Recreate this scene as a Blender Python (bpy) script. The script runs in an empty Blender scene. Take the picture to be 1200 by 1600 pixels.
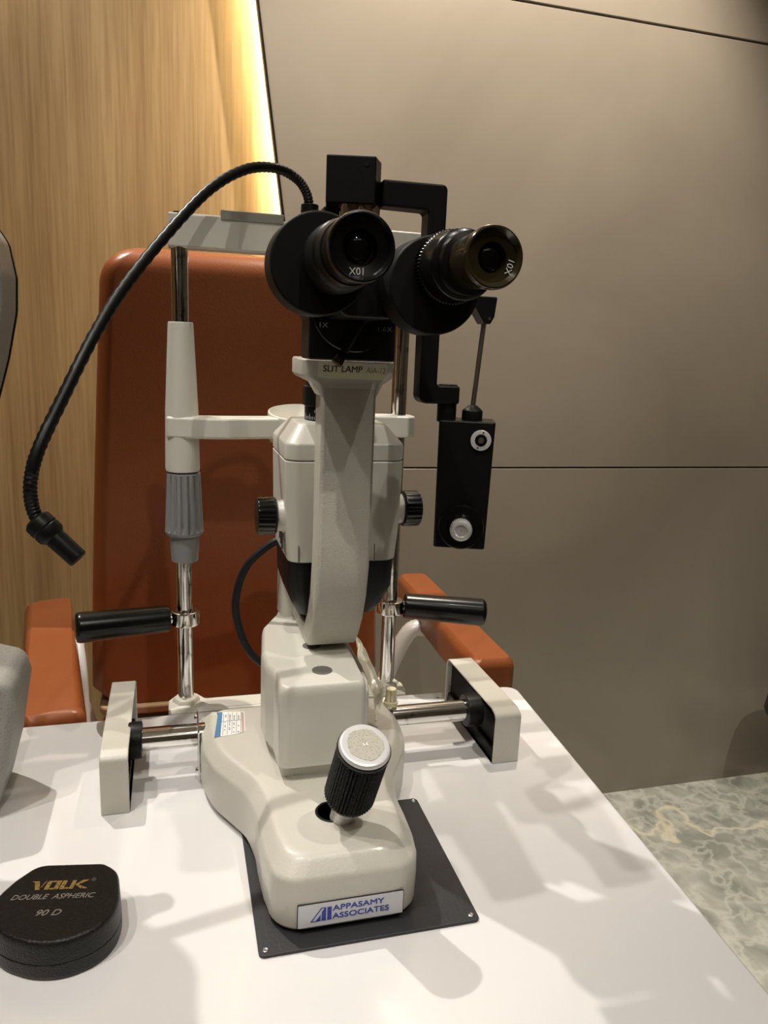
import bpy, bmesh, math, random
from mathutils import Vector, Matrix, noise
PI = math.pi
TZ = 0.75                      # height of the table top above the floor; shapes below are measured from the table top
sc = bpy.context.scene
COL = sc.collection

# ------------------------------------------------------------------ camera
cd = bpy.data.cameras.new('camera'); cam = bpy.data.objects.new('camera', cd); COL.objects.link(cam)
cd.sensor_fit = 'VERTICAL'; cd.sensor_height = 24.0; cd.lens = 24.0 * 1185 / 1600
cd.clip_start = 0.02
R = Matrix(((0.96419742, 0.01681022, -0.26465213), (-0.26194527, 0.21590641, -0.94062166), (0.04132803, 0.97626935, 0.21257976)))
cam.matrix_world = Matrix.Translation((0, 0, 0.42 + TZ)) @ R.to_4x4()
sc.camera = cam

# ------------------------------------------------------------------ exposure, world, lights
sc.view_settings.view_transform = 'Standard'; sc.view_settings.look = 'None'
sc.view_settings.gamma = 1.0; sc.view_settings.use_curve_mapping = False
sc.view_settings.exposure = -0.05
w = bpy.data.worlds.new('world'); sc.world = w; w.use_nodes = True
w.node_tree.nodes['Background'].inputs[0].default_value = (0.9, 0.82, 0.7, 1)
w.node_tree.nodes['Background'].inputs[1].default_value = 0.05
def area(name, loc, size, power, color, target=None, shape='DISK', sy=None, spread=PI):
    l = bpy.data.lights.new(name, 'AREA'); l.shape = shape; l.size = size
    if sy: l.size_y = sy
    l.energy = power; l.color = color; l.spread = spread
    o = bpy.data.objects.new(name, l); COL.objects.link(o)
    o.location = (loc[0], loc[1], loc[2] + TZ)
    d = Vector(target if target else (loc[0], loc[1], loc[2] - 1)) - Vector(loc)
    o.rotation_euler = d.to_track_quat('-Z', 'Y').to_euler()
    return o
WARM = (1.0, 0.89, 0.75)
NEUT = (1.0, 0.945, 0.87)
def spot(name, loc, target, power, color, cone, blend=0.6, rad=0.013):
    l = bpy.data.lights.new(name, 'SPOT'); l.energy = power; l.color = color; l.spot_size = math.radians(cone)
    l.spot_blend = blend; l.shadow_soft_size = rad
    o = bpy.data.objects.new(name, l); COL.objects.link(o); o.location = (loc[0], loc[1], loc[2] + TZ)
    d = Vector(target) - Vector(loc); o.rotation_euler = d.to_track_quat('-Z', 'Y').to_euler()
    return o
# ceiling downlights, some of them added fill: x, y, aim x, y, z, power, cone
SPOTS = [(-0.41, 0.18, 0.14, 0.52, 0.12, 46, 38, NEUT), (-0.80, 0.15, 0.16, 0.46, 0.08, 46, 34, NEUT), (-0.52, 1.45, 0.0, 1.05, -0.2, 115, 80, NEUT),
         (0.66, 1.20, 0.66, 1.62, 0.62, 158, 84, WARM), (1.5, 0.2, 1.5, 0.6, -0.75, 70, 60, NEUT), (0.15, -0.60, 0.12, 0.62, 0.30, 36, 28, NEUT), (-1.2, -0.6, -1.0, -0.6, -0.75, 14, 110, WARM),  # first two are added, to brighten the tiled wall and the floor
         (0.62, -0.10, 0.34, 0.30, 0.0, 44, 34, NEUT)]  # added to brighten the right front of the table
for k, (sx, sy_, ax_, ay_, az_, e, cone, colr) in enumerate(SPOTS):
    spot('ceiling_spot_light', (sx, sy_, 1.92), (ax_, ay_, az_), e, colr, cone)
area('ceiling_fill_light', (0.3, -1.3, 1.93), 1.2, 2.5, WARM, shape='RECTANGLE', sy=0.6)  # added soft fill from behind the camera, no panel modelled

# ------------------------------------------------------------------ materials
def node_mat(name):
    m = bpy.data.materials.new(name); m.use_nodes = True
    nt = m.node_tree; b = nt.nodes['Principled BSDF']
    return m, nt, b
def mat(name, col, rough=0.5, metal=0.0, coat=0.0, speck=None, bump=None, bscale=400, spec=0.5, vary=None, crough=0.05):
    """speck=(scale, dark colour, threshold): small worn specks; bump: fine grain; vary: slow colour drift"""
    m, nt, b = node_mat(name); N = nt.nodes; L = nt.links
    b.inputs['Base Color'].default_value = (*col, 1); b.inputs['Roughness'].default_value = rough
    b.inputs['Metallic'].default_value = metal; b.inputs['Coat Weight'].default_value = coat
    b.inputs['Coat Roughness'].default_value = crough
    b.inputs['Specular IOR Level'].default_value = spec
    tc = N.new('ShaderNodeTexCoord'); src = None
    if vary:
        n = N.new('ShaderNodeTexNoise'); n.inputs['Scale'].default_value = vary[0]; n.inputs['Detail'].default_value = 4
        L.new(tc.outputs['Object'], n.inputs['Vector'])
        mx = N.new('ShaderNodeMix'); mx.data_type = 'RGBA'
        mx.inputs[6].default_value = (*col, 1); mx.inputs[7].default_value = (*vary[1], 1)
        rp = N.new('ShaderNodeMapRange'); rp.inputs[1].default_value = 0.4; rp.inputs[2].default_value = 0.7
        L.new(n.outputs[0], rp.inputs[0]); L.new(rp.outputs[0], mx.inputs[0]); src = mx.outputs[2]
    if speck:
        n = N.new('ShaderNodeTexNoise'); n.inputs['Scale'].default_value = speck[0]; n.inputs['Detail'].default_value = 2
        L.new(tc.outputs['Object'], n.inputs['Vector'])
        rp = N.new('ShaderNodeMapRange'); rp.inputs[1].default_value = speck[2]; rp.inputs[2].default_value = speck[2] + 0.08
        L.new(n.outputs[0], rp.inputs[0])
        mx = N.new('ShaderNodeMix'); mx.data_type = 'RGBA'; mx.inputs[6].default_value = (*col, 1)
        if src: L.new(src, mx.inputs[6])
        mx.inputs[7].default_value = (*speck[1], 1); L.new(rp.outputs[0], mx.inputs[0]); src = mx.outputs[2]
    if src: L.new(src, b.inputs['Base Color'])
    if bump:
        n = N.new('ShaderNodeTexNoise'); n.inputs['Scale'].default_value = bscale; n.inputs['Detail'].default_value = 3
        L.new(tc.outputs['Object'], n.inputs['Vector'])
        bp = N.new('ShaderNodeBump'); bp.inputs['Strength'].default_value = bump; bp.inputs['Distance'].default_value = 0.0006
        L.new(n.outputs[0], bp.inputs['Height']); L.new(bp.outputs[0], b.inputs['Normal'])
    return m
M = {}
M['cream'] = mat('cream_enamel', (0.52, 0.50, 0.435), 0.38, coat=0.25, speck=(600, (0.48, 0.44, 0.35), 0.64), bump=0.25, bscale=500)
M['cream_smooth'] = mat('cream_enamel_smooth', (0.59, 0.572, 0.505), 0.35, coat=0.2, speck=(90, (0.50, 0.44, 0.34), 0.74))
M['cream_worn'] = mat('cream_enamel_worn', (0.52, 0.50, 0.435), 0.40, speck=(900, (0.47, 0.44, 0.36), 0.56), bump=0.9, bscale=900)
M['grey_plastic'] = mat('grey_plastic', (0.215, 0.22, 0.222), 0.42, bump=0.2)
M['pad'] = mat('grey_pad', (0.30, 0.29, 0.25), 0.25, coat=0.4)
M['black'] = mat('black_satin', (0.006, 0.006, 0.0055), 0.38, spec=0.2, bump=0.15)
M['black_matt'] = mat('black_matt', (0.006, 0.006, 0.0055), 0.5, spec=0.14)
M['black_gloss'] = mat('black_gloss', (0.004, 0.004, 0.004), 0.24, spec=0.3, coat=0.12)
M['black_rubber'] = mat('black_rubber', (0.008, 0.008, 0.009), 0.45, spec=0.3)
M['bronze'] = mat('bronze_cap', (0.030, 0.023, 0.010), 0.16, metal=0.35, spec=0.4, coat=0.3)
M['chrome'] = mat('chrome', (0.78, 0.77, 0.74), 0.09, metal=1.0, speck=(60, (0.45, 0.43, 0.40), 0.62))
M['steel'] = mat('steel', (0.62, 0.61, 0.58), 0.25, metal=1.0)
M['silver'] = mat('silver_paint', (0.70, 0.69, 0.68), 0.3, metal=0.35)
M['worn_silver'] = mat('worn_silver', (0.50, 0.48, 0.41), 0.4, metal=0.3, speck=(900, (0.36, 0.33, 0.25), 0.55))
M['plate'] = mat('dark_grey_plate', (0.020, 0.020, 0.022), 0.5, bump=0.3)
M['laminate'] = mat('white_laminate', (0.66, 0.65, 0.645), 0.22, coat=0.3)
M['table_dark'] = mat('table_frame', (0.55, 0.54, 0.52), 0.4)
M['leather'] = mat('tan_leather', (0.25, 0.072, 0.022), 0.34, bump=0.35, bscale=350, vary=(6, (0.225, 0.062, 0.017)))
M['piping'] = mat('beige_piping', (0.35, 0.22, 0.12), 0.5)
M['label'] = mat('label_silver', (0.60, 0.60, 0.62), 0.35)
M['label_white'] = mat('label_white', (0.75, 0.73, 0.70), 0.4)
M['blue'] = mat('blue_ink', (0.02, 0.04, 0.30), 0.4)
M['sticker_blue'] = mat('sticker_blue', (0.08, 0.19, 0.34), 0.4)
M['sticker_red'] = mat('sticker_red', (0.48, 0.32, 0.27), 0.4)
M['ink'] = mat('black_ink', (0.01, 0.01, 0.01), 0.5)
M['white_ink'] = mat('white_ink', (0.55, 0.55, 0.52), 0.5)
M['faint_ink'] = mat('faint_ink', (0.30, 0.29, 0.22), 0.5)
M['dim_ink'] = mat('dim_ink', (0.12, 0.12, 0.12), 0.5)
M['gold'] = mat('gold_foil', (0.40, 0.27, 0.09), 0.35, metal=0.5, speck=(700, (0.03, 0.02, 0.01), 0.55))
M['foil'] = mat('foil_text', (0.40, 0.38, 0.34), 0.4, metal=0.6)
M['gold_plate'] = mat('worn_brass_label', (0.88, 0.85, 0.62), 0.28, metal=0.35, speck=(70, (0.85, 0.83, 0.70), 0.5))
M['case'] = mat('black_leatherette', (0.006, 0.0055, 0.005), 0.33, spec=0.35, bump=1.0, bscale=800)
M['ivory'] = mat('ivory_plastic', (0.72, 0.66, 0.44), 0.4)
M['film'] = mat('yellowed_film', (0.86, 0.83, 0.68), 0.3, coat=0.3)
M['device'] = mat('pale_grey_casing', (0.33, 0.325, 0.30), 0.5, bump=0.4, speck=(700, (0.26, 0.25, 0.23), 0.55))
M['slot'] = mat('slot_dark', (0.12, 0.11, 0.10), 0.6)
M['darkgreen'] = mat('dark_upholstery', (0.018, 0.022, 0.016), 0.5)
M['ceiling'] = mat('ceiling_paint', (0.75, 0.73, 0.69), 0.8)
M['plaster'] = mat('plaster_paint', (0.30, 0.275, 0.24), 0.7)
M['metal_white'] = mat('white_metal', (0.7, 0.7, 0.68), 0.3, metal=0.2)
# lens glass look: dark coated glass
M['glass'] = mat('coated_lens', (0.002, 0.0015, 0.002), 0.03, spec=0.4)

def emis(name, col, s):
    m, nt, b = node_mat(name); b.inputs['Base Color'].default_value = (*col, 1)
    b.inputs['Emission Color'].default_value = (*col, 1); b.inputs['Emission Strength'].default_value = s
    return m
M['led'] = emis('led_strip', (1.0, 0.86, 0.58), 60.0)
M['lampface'] = emis('lamp_face', (1.0, 0.88, 0.7), 8.0)

def knurl_mat():
    m, nt, b = node_mat('knurled_black'); N = nt.nodes; L = nt.links
    b.inputs['Base Color'].default_value = (0.004, 0.004, 0.004, 1); b.inputs['Roughness'].default_value = 0.4; b.inputs['Specular IOR Level'].default_value = 0.25
    return m
M['knurl'] = knurl_mat()
M['lever'] = mat('lever_metal', (0.035, 0.030, 0.027), 0.35, metal=0.4)

def wood():
    m, nt, b = node_mat('oak_veneer'); N = nt.nodes; L = nt.links
    tc = N.new('ShaderNodeTexCoord'); mp = N.new('ShaderNodeMapping'); mp.inputs['Scale'].default_value = (22, 22, 0.55)
    mp.inputs['Rotation'].default_value = (0, 0.03, 0)
    L.new(tc.outputs['Object'], mp.inputs[0])
    n = N.new('ShaderNodeTexNoise'); n.inputs['Scale'].default_value = 1.0; n.inputs['Detail'].default_value = 7; n.inputs['Roughness'].default_value = 0.62
    n.inputs['Distortion'].default_value = 0.35
    L.new(mp.outputs[0], n.inputs['Vector'])
    mp2 = N.new('ShaderNodeMapping'); mp2.inputs['Scale'].default_value = (160, 160, 5)
    L.new(tc.outputs['Object'], mp2.inputs[0])
    n2 = N.new('ShaderNodeTexNoise'); n2.inputs['Scale'].default_value = 1.0; n2.inputs['Detail'].default_value = 3
    L.new(mp2.outputs[0], n2.inputs['Vector'])
    r = N.new('ShaderNodeValToRGB'); e = r.color_ramp.elements
    e[0].position = 0.30; e[0].color = (0.31, 0.195, 0.085, 1); e[1].position = 0.74; e[1].color = (0.47, 0.325, 0.160, 1)
    k = r.color_ramp.elements.new(0.5); k.color = (0.40, 0.265, 0.123, 1)
    L.new(n.outputs[0], r.inputs[0])
    mx = N.new('ShaderNodeMix'); mx.data_type = 'RGBA'; mx.blend_type = 'MULTIPLY'
    rp = N.new('ShaderNodeMapRange'); rp.inputs[1].default_value = 0.35; rp.inputs[2].default_value = 0.6; rp.inputs[3].default_value = 0.5; rp.inputs[4].default_value = 0.0
    L.new(n2.outputs[0], rp.inputs[0]); L.new(rp.outputs[0], mx.inputs[0])
    L.new(r.outputs[0], mx.inputs[6]); mx.inputs[7].default_value = (0.62, 0.52, 0.42, 1)
    L.new(mx.outputs[2], b.inputs['Base Color']); b.inputs['Roughness'].default_value = 0.45
    return m
M['wood'] = wood()

def tile():
    m, nt, b = node_mat('taupe_porcelain'); N = nt.nodes; L = nt.links
    tc = N.new('ShaderNodeTexCoord')
    n = N.new('ShaderNodeTexNoise'); n.inputs['Scale'].default_value = 1.6; n.inputs['Detail'].default_value = 6; n.inputs['Distortion'].default_value = 0.8
    L.new(tc.outputs['Object'], n.inputs['Vector'])
    r = N.new('ShaderNodeValToRGB'); e = r.color_ramp.elements
    e[0].position = 0.35; e[0].color = (0.30, 0.262, 0.212, 1); e[1].position = 0.68; e[1].color = (0.365, 0.322, 0.262, 1)
    L.new(n.outputs[0], r.inputs[0]); L.new(r.outputs[0], b.inputs['Base Color'])
    b.inputs['Roughness'].default_value = 0.22; b.inputs['Specular IOR Level'].default_value = 0.5
    n3 = N.new('ShaderNodeTexNoise'); n3.inputs['Scale'].default_value = 2.2; n3.inputs['Detail'].default_value = 2
    L.new(tc.outputs['Object'], n3.inputs['Vector'])
    bp = N.new('ShaderNodeBump'); bp.inputs['Strength'].default_value = 0.25; bp.inputs['Distance'].default_value = 0.01
    L.new(n3.outputs[0], bp.inputs['Height']); L.new(bp.outputs[0], b.inputs['Normal'])
    return m
M['tile'] = tile()

def marble():
    m, nt, b = node_mat('grey_green_marble'); N = nt.nodes; L = nt.links
    tc = N.new('ShaderNodeTexCoord')
    def nz(scale, det, dist, vec=None):
        n = N.new('ShaderNodeTexNoise'); n.inputs['Scale'].default_value = scale; n.inputs['Detail'].default_value = det; n.inputs['Distortion'].default_value = dist
        L.new(vec if vec else tc.outputs['Object'], n.inputs['Vector']); return n
    n = nz(9, 10, 0.8)
    r = N.new('ShaderNodeValToRGB'); e = r.color_ramp.elements
    e[0].position = 0.32; e[0].color = (0.20, 0.205, 0.175, 1); e[1].position = 0.66; e[1].color = (0.42, 0.42, 0.365, 1)
    L.new(n.outputs[0], r.inputs[0])
    # pale thin cloudy veins: noise close to its middle value
    n2 = nz(17, 9, 0.3)
    ma = N.new('ShaderNodeMath'); ma.operation = 'SUBTRACT'; ma.inputs[1].default_value = 0.5; L.new(n2.outputs[0], ma.inputs[0])
    ab = N.new('ShaderNodeMath'); ab.operation = 'ABSOLUTE'; L.new(ma.outputs[0], ab.inputs[0])
    rp = N.new('ShaderNodeMapRange'); rp.inputs[1].default_value = 0.0; rp.inputs[2].default_value = 0.08; rp.inputs[3].default_value = 0.5; rp.inputs[4].default_value = 0.0
    L.new(ab.outputs[0], rp.inputs[0])
    mx = N.new('ShaderNodeMix'); mx.data_type = 'RGBA'; L.new(rp.outputs[0], mx.inputs[0]); L.new(r.outputs[0], mx.inputs[6]); mx.inputs[7].default_value = (0.58, 0.58, 0.50, 1)
    # a few long bold veins
    n4 = nz(1.25, 5, 0.5)
    m4 = N.new('ShaderNodeMath'); m4.operation = 'SUBTRACT'; m4.inputs[1].default_value = 0.5; L.new(n4.outputs[0], m4.inputs[0])
    a4 = N.new('ShaderNodeMath'); a4.operation = 'ABSOLUTE'; L.new(m4.outputs[0], a4.inputs[0])
    r4 = N.new('ShaderNodeMapRange'); r4.inputs[1].default_value = 0.0; r4.inputs[2].default_value = 0.007; r4.inputs[3].default_value = 0.8; r4.inputs[4].default_value = 0.0
    L.new(a4.outputs[0], r4.inputs[0])
    mx2 = N.new('ShaderNodeMix'); mx2.data_type = 'RGBA'; L.new(r4.outputs[0], mx2.inputs[0]); L.new(mx.outputs[2], mx2.inputs[6]); mx2.inputs[7].default_value = (0.66, 0.60, 0.45, 1)
    L.new(mx2.outputs[2], b.inputs['Base Color']); b.inputs['Roughness'].default_value = 0.12
    return m
M['marble'] = marble()

# ------------------------------------------------------------------ mesh helpers
def ring(pts): return [Vector(p) for p in pts]
class G:
    """a bmesh that collects shapes"""
    def __init__(s): s.bm = bmesh.new()
    def loft(s, rings, cap0=True, cap1=True, closed=True):
        bm = s.bm; vs = [[bm.verts.new(p) for p in r] for r in rings]; n = len(rings[0])
        for a, b in zip(vs, vs[1:]):
            for i in range(n if closed else n - 1):
                j = (i + 1) % n
                try: bm.faces.new((a[i], a[j], b[j], b[i]))
                except ValueError: pass
        if cap0: bm.faces.new(vs[0][::-1])
        if cap1: bm.faces.new(vs[-1])
        return s
    def box(s, x0, x1, y0, y1, z0, z1):
        return s.loft([[(x0, y0, z0), (x1, y0, z0), (x1, y1, z0), (x0, y1, z0)], [(x0, y0, z1), (x1, y0, z1), (x1, y1, z1), (x0, y1, z1)]])
    def prism(s, poly, a, b, axis='z'):
        f = {'z': lambda p, t: (p[0], p[1], t), 'y': lambda p, t: (p[0], t, p[1]), 'x': lambda p, t: (t, p[0], p[1])}[axis]
        return s.loft([[f(p, a) for p in poly], [f(p, b) for p in poly]])
    def lathe(s, prof, p0, axis=(0, 0, 1), seg=48, flute=None, up=None):
        """prof: list of (t along axis, radius)"""
        d = Vector(axis).normalized(); p0 = Vector(p0)
        u = (Vector(up) if up else (Vector((0, 0, 1)) if abs(d.z) < 0.9 else Vector((1, 0, 0))))
        u = (u - d * u.dot(d)).normalized(); v = d.cross(u)
        rings = []
        for t, r in prof:
            rr = []
            for i in range(seg):
                a = 2 * PI * i / seg; q = r
                if flute and flute[2] <= t <= flute[3]:
                    q = r - flute[1] * (0.5 + 0.5 * math.cos(flute[0] * a)) ** flute[4]
                rr.append(p0 + d * t + (u * math.cos(a) + v * math.sin(a)) * q)
            rings.append(rr)
        return s.loft(rings, cap0=prof[0][1] > 1e-6, cap1=prof[-1][1] > 1e-6)
    def cyl(s, p0, p1, r0, r1=None, seg=32, ch=0.0):
        p0 = Vector(p0); p1 = Vector(p1); r1 = r0 if r1 is None else r1; L = (p1 - p0).length
        pr = [(0, r0), (L, r1)] if not ch else [(0, r0 - ch), (ch * .3, r0 - ch * .3), (ch, r0), (L - ch, r1), (L - ch * .3, r1 - ch * .3), (L, r1 - ch)]
        return s.lathe(pr, p0, p1 - p0, seg)
    def tube(s, pts, rad, seg=16, sub=8, ribs=0, ribd=0.0):
        P = smooth_path([Vector(p) for p in pts], sub)
        n = len(P); rings = []; u = None
        for i, p in enumerate(P):
            d = (P[min(i + 1, n - 1)] - P[max(i - 1, 0)]).normalized()
            if u is None: u = d.orthogonal().normalized()
            u = (u - d * u.dot(d)).normalized(); v = d.cross(u)
            t = i / (n - 1)
            r = rad if not isinstance(rad, (list, tuple)) else rad[0] + (rad[1] - rad[0]) * t
            if ribs: r += ribd * (1 if i % 2 else -1)
            rings.append([p + (u * math.cos(2 * PI * k / seg) + v * math.sin(2 * PI * k / seg)) * r for k in range(seg)])
        return s.loft(rings)
def smooth_path(P, sub):
    out = []
    for i in range(len(P) - 1):
        a = P[max(i - 1, 0)]; b = P[i]; c = P[i + 1]; d = P[min(i + 2, len(P) - 1)]
        for k in range(sub):
            t = k / sub
            out.append(0.5 * ((2 * b) + (c - a) * t + (2 * a - 5 * b + 4 * c - d) * t * t + (3 * b - a - 3 * c + d) * t ** 3))
    out.append(P[-1]); return out
def rpoly(pts, rad, seg=6):
    """2-D polygon with rounded corners; rad a number or one per corner"""
    n = len(pts); out = []
    for i in range(n):
        p = Vector(pts[i]); a = Vector(pts[i - 1]) - p; b = Vector(pts[(i + 1) % n]) - p
        r = rad[i] if isinstance(rad, (list, tuple)) else rad
        if r <= 0: out.append(tuple(p)); continue
        an = a.angle(b); t = min(r / math.tan(an / 2), a.length * .49, b.length * .49); r = t * math.tan(an / 2)
        a.normalize(); b.normalize(); c = p + (a + b).normalized() * (r / math.sin(an / 2))
        s0 = p + a * t - c; s1 = p + b * t - c
        sw = s0.angle_signed(s1)
        for k in range(seg + 1):
            q = s0.copy(); q.rotate(Matrix.Rotation(-sw * k / seg, 2)); out.append(tuple(c + q))
    return out
def rrect(x0, x1, y0, y1, r, seg=5): return rpoly([(x0, y0), (x1, y0), (x1, y1), (x0, y1)], r, seg)
ORG = {}
def link(name, g, m, parent=None, bevel=0.0, bseg=3, smooth=True, label=None, bang=35):
    """link a G as one mesh object; vertices are given from the table top, the object's origin is its thing's base"""
    bm = g.bm
    bmesh.ops.remove_doubles(bm, verts=bm.verts, dist=1e-7)
    bmesh.ops.recalc_face_normals(bm, faces=bm.faces)
    off = ORG[parent.name] if parent else None
    if off is None:
        xs = [v.co for v in bm.verts]
        off = Vector(((min(v.x for v in xs) + max(v.x for v in xs)) / 2, (min(v.y for v in xs) + max(v.y for v in xs)) / 2, min(v.z for v in xs)))
    bmesh.ops.translate(bm, verts=bm.verts, vec=-off)
    me = bpy.data.meshes.new(name); bm.to_mesh(me); bm.free()
    if smooth:
        me.polygons.foreach_set('use_smooth', [True] * len(me.polygons)); me.set_sharp_from_angle(angle=math.radians(38))
    me.materials.append(M[m])
    o = bpy.data.objects.new(name, me); COL.objects.link(o)
    if parent: o.parent = parent
    else: o.location = off + Vector((0, 0, TZ))
    ORG[o.name] = off
    if bevel:
        b = o.modifiers.new('bevel', 'BEVEL'); b.width = bevel; b.segments = bseg; b.limit_method = 'ANGLE'; b.angle_limit = math.radians(bang)
        b.harden_normals = True; b.miter_outer = 'MITER_ARC'
    if smooth:
        wn = o.modifiers.new('normals', 'WEIGHTED_NORMAL'); wn.keep_sharp = True; wn.weight = 80
    if label: o['label'] = label
    return o
def root(name, loc, label, cat, group=None):
    o = bpy.data.objects.new(name, None); COL.objects.link(o); o.empty_display_size = 0.05
    o.location = (loc[0], loc[1], loc[2] + TZ); ORG[o.name] = Vector(loc)
    o['label'] = label; o['category'] = cat
    if group: o['group'] = group
    return o
def tag(o, label, cat, group=None):
    o['label'] = label; o['category'] = cat
    if group: o['group'] = group
    return o
def struct(o): o['kind'] = 'structure'; return o
def text(name, s, m, parent, org, xd, yd, size, width=None, depth=0.0002, shear=0.0, align='CENTER', spacing=1.0, bold=0.0, heavy=0.0, label=None):
    """lettering: solid letters lying in the plane xd, yd"""
    cu = bpy.data.curves.new(name, 'FONT'); cu.body = s; cu.size = 1; cu.align_x = align; cu.align_y = 'CENTER'
    cu.extrude = 0.01; cu.shear = shear; cu.space_character = spacing; cu.offset = bold; cu.resolution_u = 4
    t = bpy.data.objects.new(name, cu); COL.objects.link(t)
    bpy.context.view_layer.update()
    dg = bpy.context.evaluated_depsgraph_get(); me = bpy.data.meshes.new_from_object(t.evaluated_get(dg))
    bpy.data.objects.remove(t); bpy.data.curves.remove(cu)
    xd = Vector(xd).normalized(); yd = Vector(yd).normalized(); n = xd.cross(yd)
    w0 = max(v.co.x for v in me.vertices) - min(v.co.x for v in me.vertices)
    sx = (width / w0) if width else size
    for v in me.vertices:
        c = v.co.copy(); v.co = Vector(org) + xd * c.x * sx + yd * c.y * size + n * (c.z * 100 * depth / 2) - ORG[parent.name]
    if heavy:
        bm = bmesh.new(); bm.from_mesh(me); base = bm.verts[:] + bm.edges[:] + bm.faces[:]
        for du, dv in ((heavy, 0), (0, heavy), (heavy, heavy)):
            r = bmesh.ops.duplicate(bm, geom=base)
            bmesh.ops.translate(bm, verts=[v for v in r['geom'] if isinstance(v, bmesh.types.BMVert)], vec=xd * du + yd * dv + n * (du + 2 * dv) * 0.02)
        bm.to_mesh(me); bm.free()
    me.name = name; me.materials.clear(); me.materials.append(M[m])
    o = bpy.data.objects.new(name, me); COL.objects.link(o); o.parent = parent
    if label: o['label'] = label
    return o

# ================================================================== THE ROOM
FL = -0.75; CE = 1.95; YW = 1.631
struct(link('floor', G().box(-1.8, 2.6, -2.2, 1.9, FL - 0.05, FL), 'marble', smooth=False))
struct(link('ceiling', G().box(-1.8, 2.6, -2.2, 1.9, CE, CE + 0.05), 'ceiling', smooth=False))
struct(link('wall_left', G().box(-1.8, -1.75, -2.2, 1.9, FL, CE), 'wood', smooth=False))
struct(link('wall_right', G().box(2.55, 2.6, -2.2, 1.9, FL, CE), 'plaster', smooth=False))
struct(link('wall_front', G().box(-1.8, 2.6, -2.25, -2.2, FL, CE), 'plaster', smooth=False))
# oak veneered panel, set back behind the tiled wall
struct(link('wall_back_panelling', G().box(-1.75, 0.75, 1.69, 1.74, FL, CE), 'wood', smooth=False))
ex = lambda z: 0.217 - 0.139 * (z - 0.68)          # slanted left edge of the tiled wall
g = G()
for z0, z1 in ((FL + 0.0, 0.1510), (0.1550, 1.129), (1.134, CE)):
    g.prism([(ex(z0) + .004, z0), (2.55, z0), (2.55, z1), (ex(z1) + .004, z1)], YW, YW + 0.012, 'y')
struct(link('wall_back', g, 'tile', bevel=0.0008, bseg=1))
g = G().prism([(ex(FL) + .03, FL), (2.55, FL), (2.55, CE), (ex(CE) + .03, CE)], YW + 0.013, YW + 0.018, 'y')
struct(link('wall_back_backing', g, 'black_matt', smooth=False))
g = G().prism([(ex(FL), FL), (ex(FL) + .004, FL), (ex(CE) + .004, CE), (ex(CE), CE)], YW - 0.001, YW + 0.018, 'y')
struct(link('trim_1', g, 'black_matt', smooth=False))
g = G().prism([(ex(FL) + .006, FL + .02), (ex(FL) + .018, FL + .02), (ex(CE) + .018, CE - .02), (ex(CE) + .006, CE - .02)], YW + 0.022, YW + 0.027, 'y')
tag(link('led_strip', g, 'led', smooth=False), 'warm glowing light strip tucked behind the slanted black edge of the taupe tiled wall', 'light strip')

# ================================================================== TABLE
tb = root('instrument_table', (0, 0.6, FL), 'white glossy table carrying the slit lamp, the lens case and the grey instrument', 'table')
outl = rpoly([(-0.62, 0.324), (0.384, 0.324), (0.418, 0.829), (-0.62, 0.829)], [0.03, 0.020, 0.016, 0.02], 8)
link('table_top', G().prism(outl, -0.03, 0.0), 'laminate', tb, bevel=0.0025)
link('column', G().prism(rrect(-0.18, -0.02, 0.5, 0.68, 0.02), -0.68, -0.03), 'table_dark', tb, bevel=0.003)
link('foot', G().prism(rrect(-0.45, 0.2, 0.4, 0.78, 0.04), FL, -0.68), 'table_dark', tb, bevel=0.006)

for hx, hy in ((0.0545, 0.519), (0.317, 0.679), (0.308, 0.814)):
    link('drill_hole', G().lathe([(0.0, 0.0013), (0.0002, 0.0013), (0.0002, 0)], (hx, hy, 0.0), seg=16), 'black_matt', tb)
# ================================================================== FRICTION PLATE
pl = root('sliding_plate', (0.133, 0.53, 0), 'dark grey flat metal plate screwed to the white table under the slit lamp base', 'plate')
link('plate', G().prism(rpoly([(0.0507, 0.4517), (0.2159, 0.4517), (0.2159, 0.612), (0.0507, 0.612)], 0.004, 4), 0.0, 0.0025), 'plate', pl, bevel=0.0006)
for sx, sy_ in ((0.0555, 0.4565), (0.2105, 0.457), (0.2115, 0.607), (0.0555, 0.607)):
    s = link('screw', G().lathe([(0, 0.0022), (0.0006, 0.0022), (0.0009, 0.0016), (0.0007, 0.0008), (0.0007, 0.0)], (sx, sy_, 0.0025), seg=20), 'steel', pl)

# ================================================================== SLIT LAMP
sl = root('slit_lamp', (0.118, 0.6, 0.0), 'cream slit lamp microscope with black binocular eyepieces, tall arm and joystick', 'slit lamp')
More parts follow.
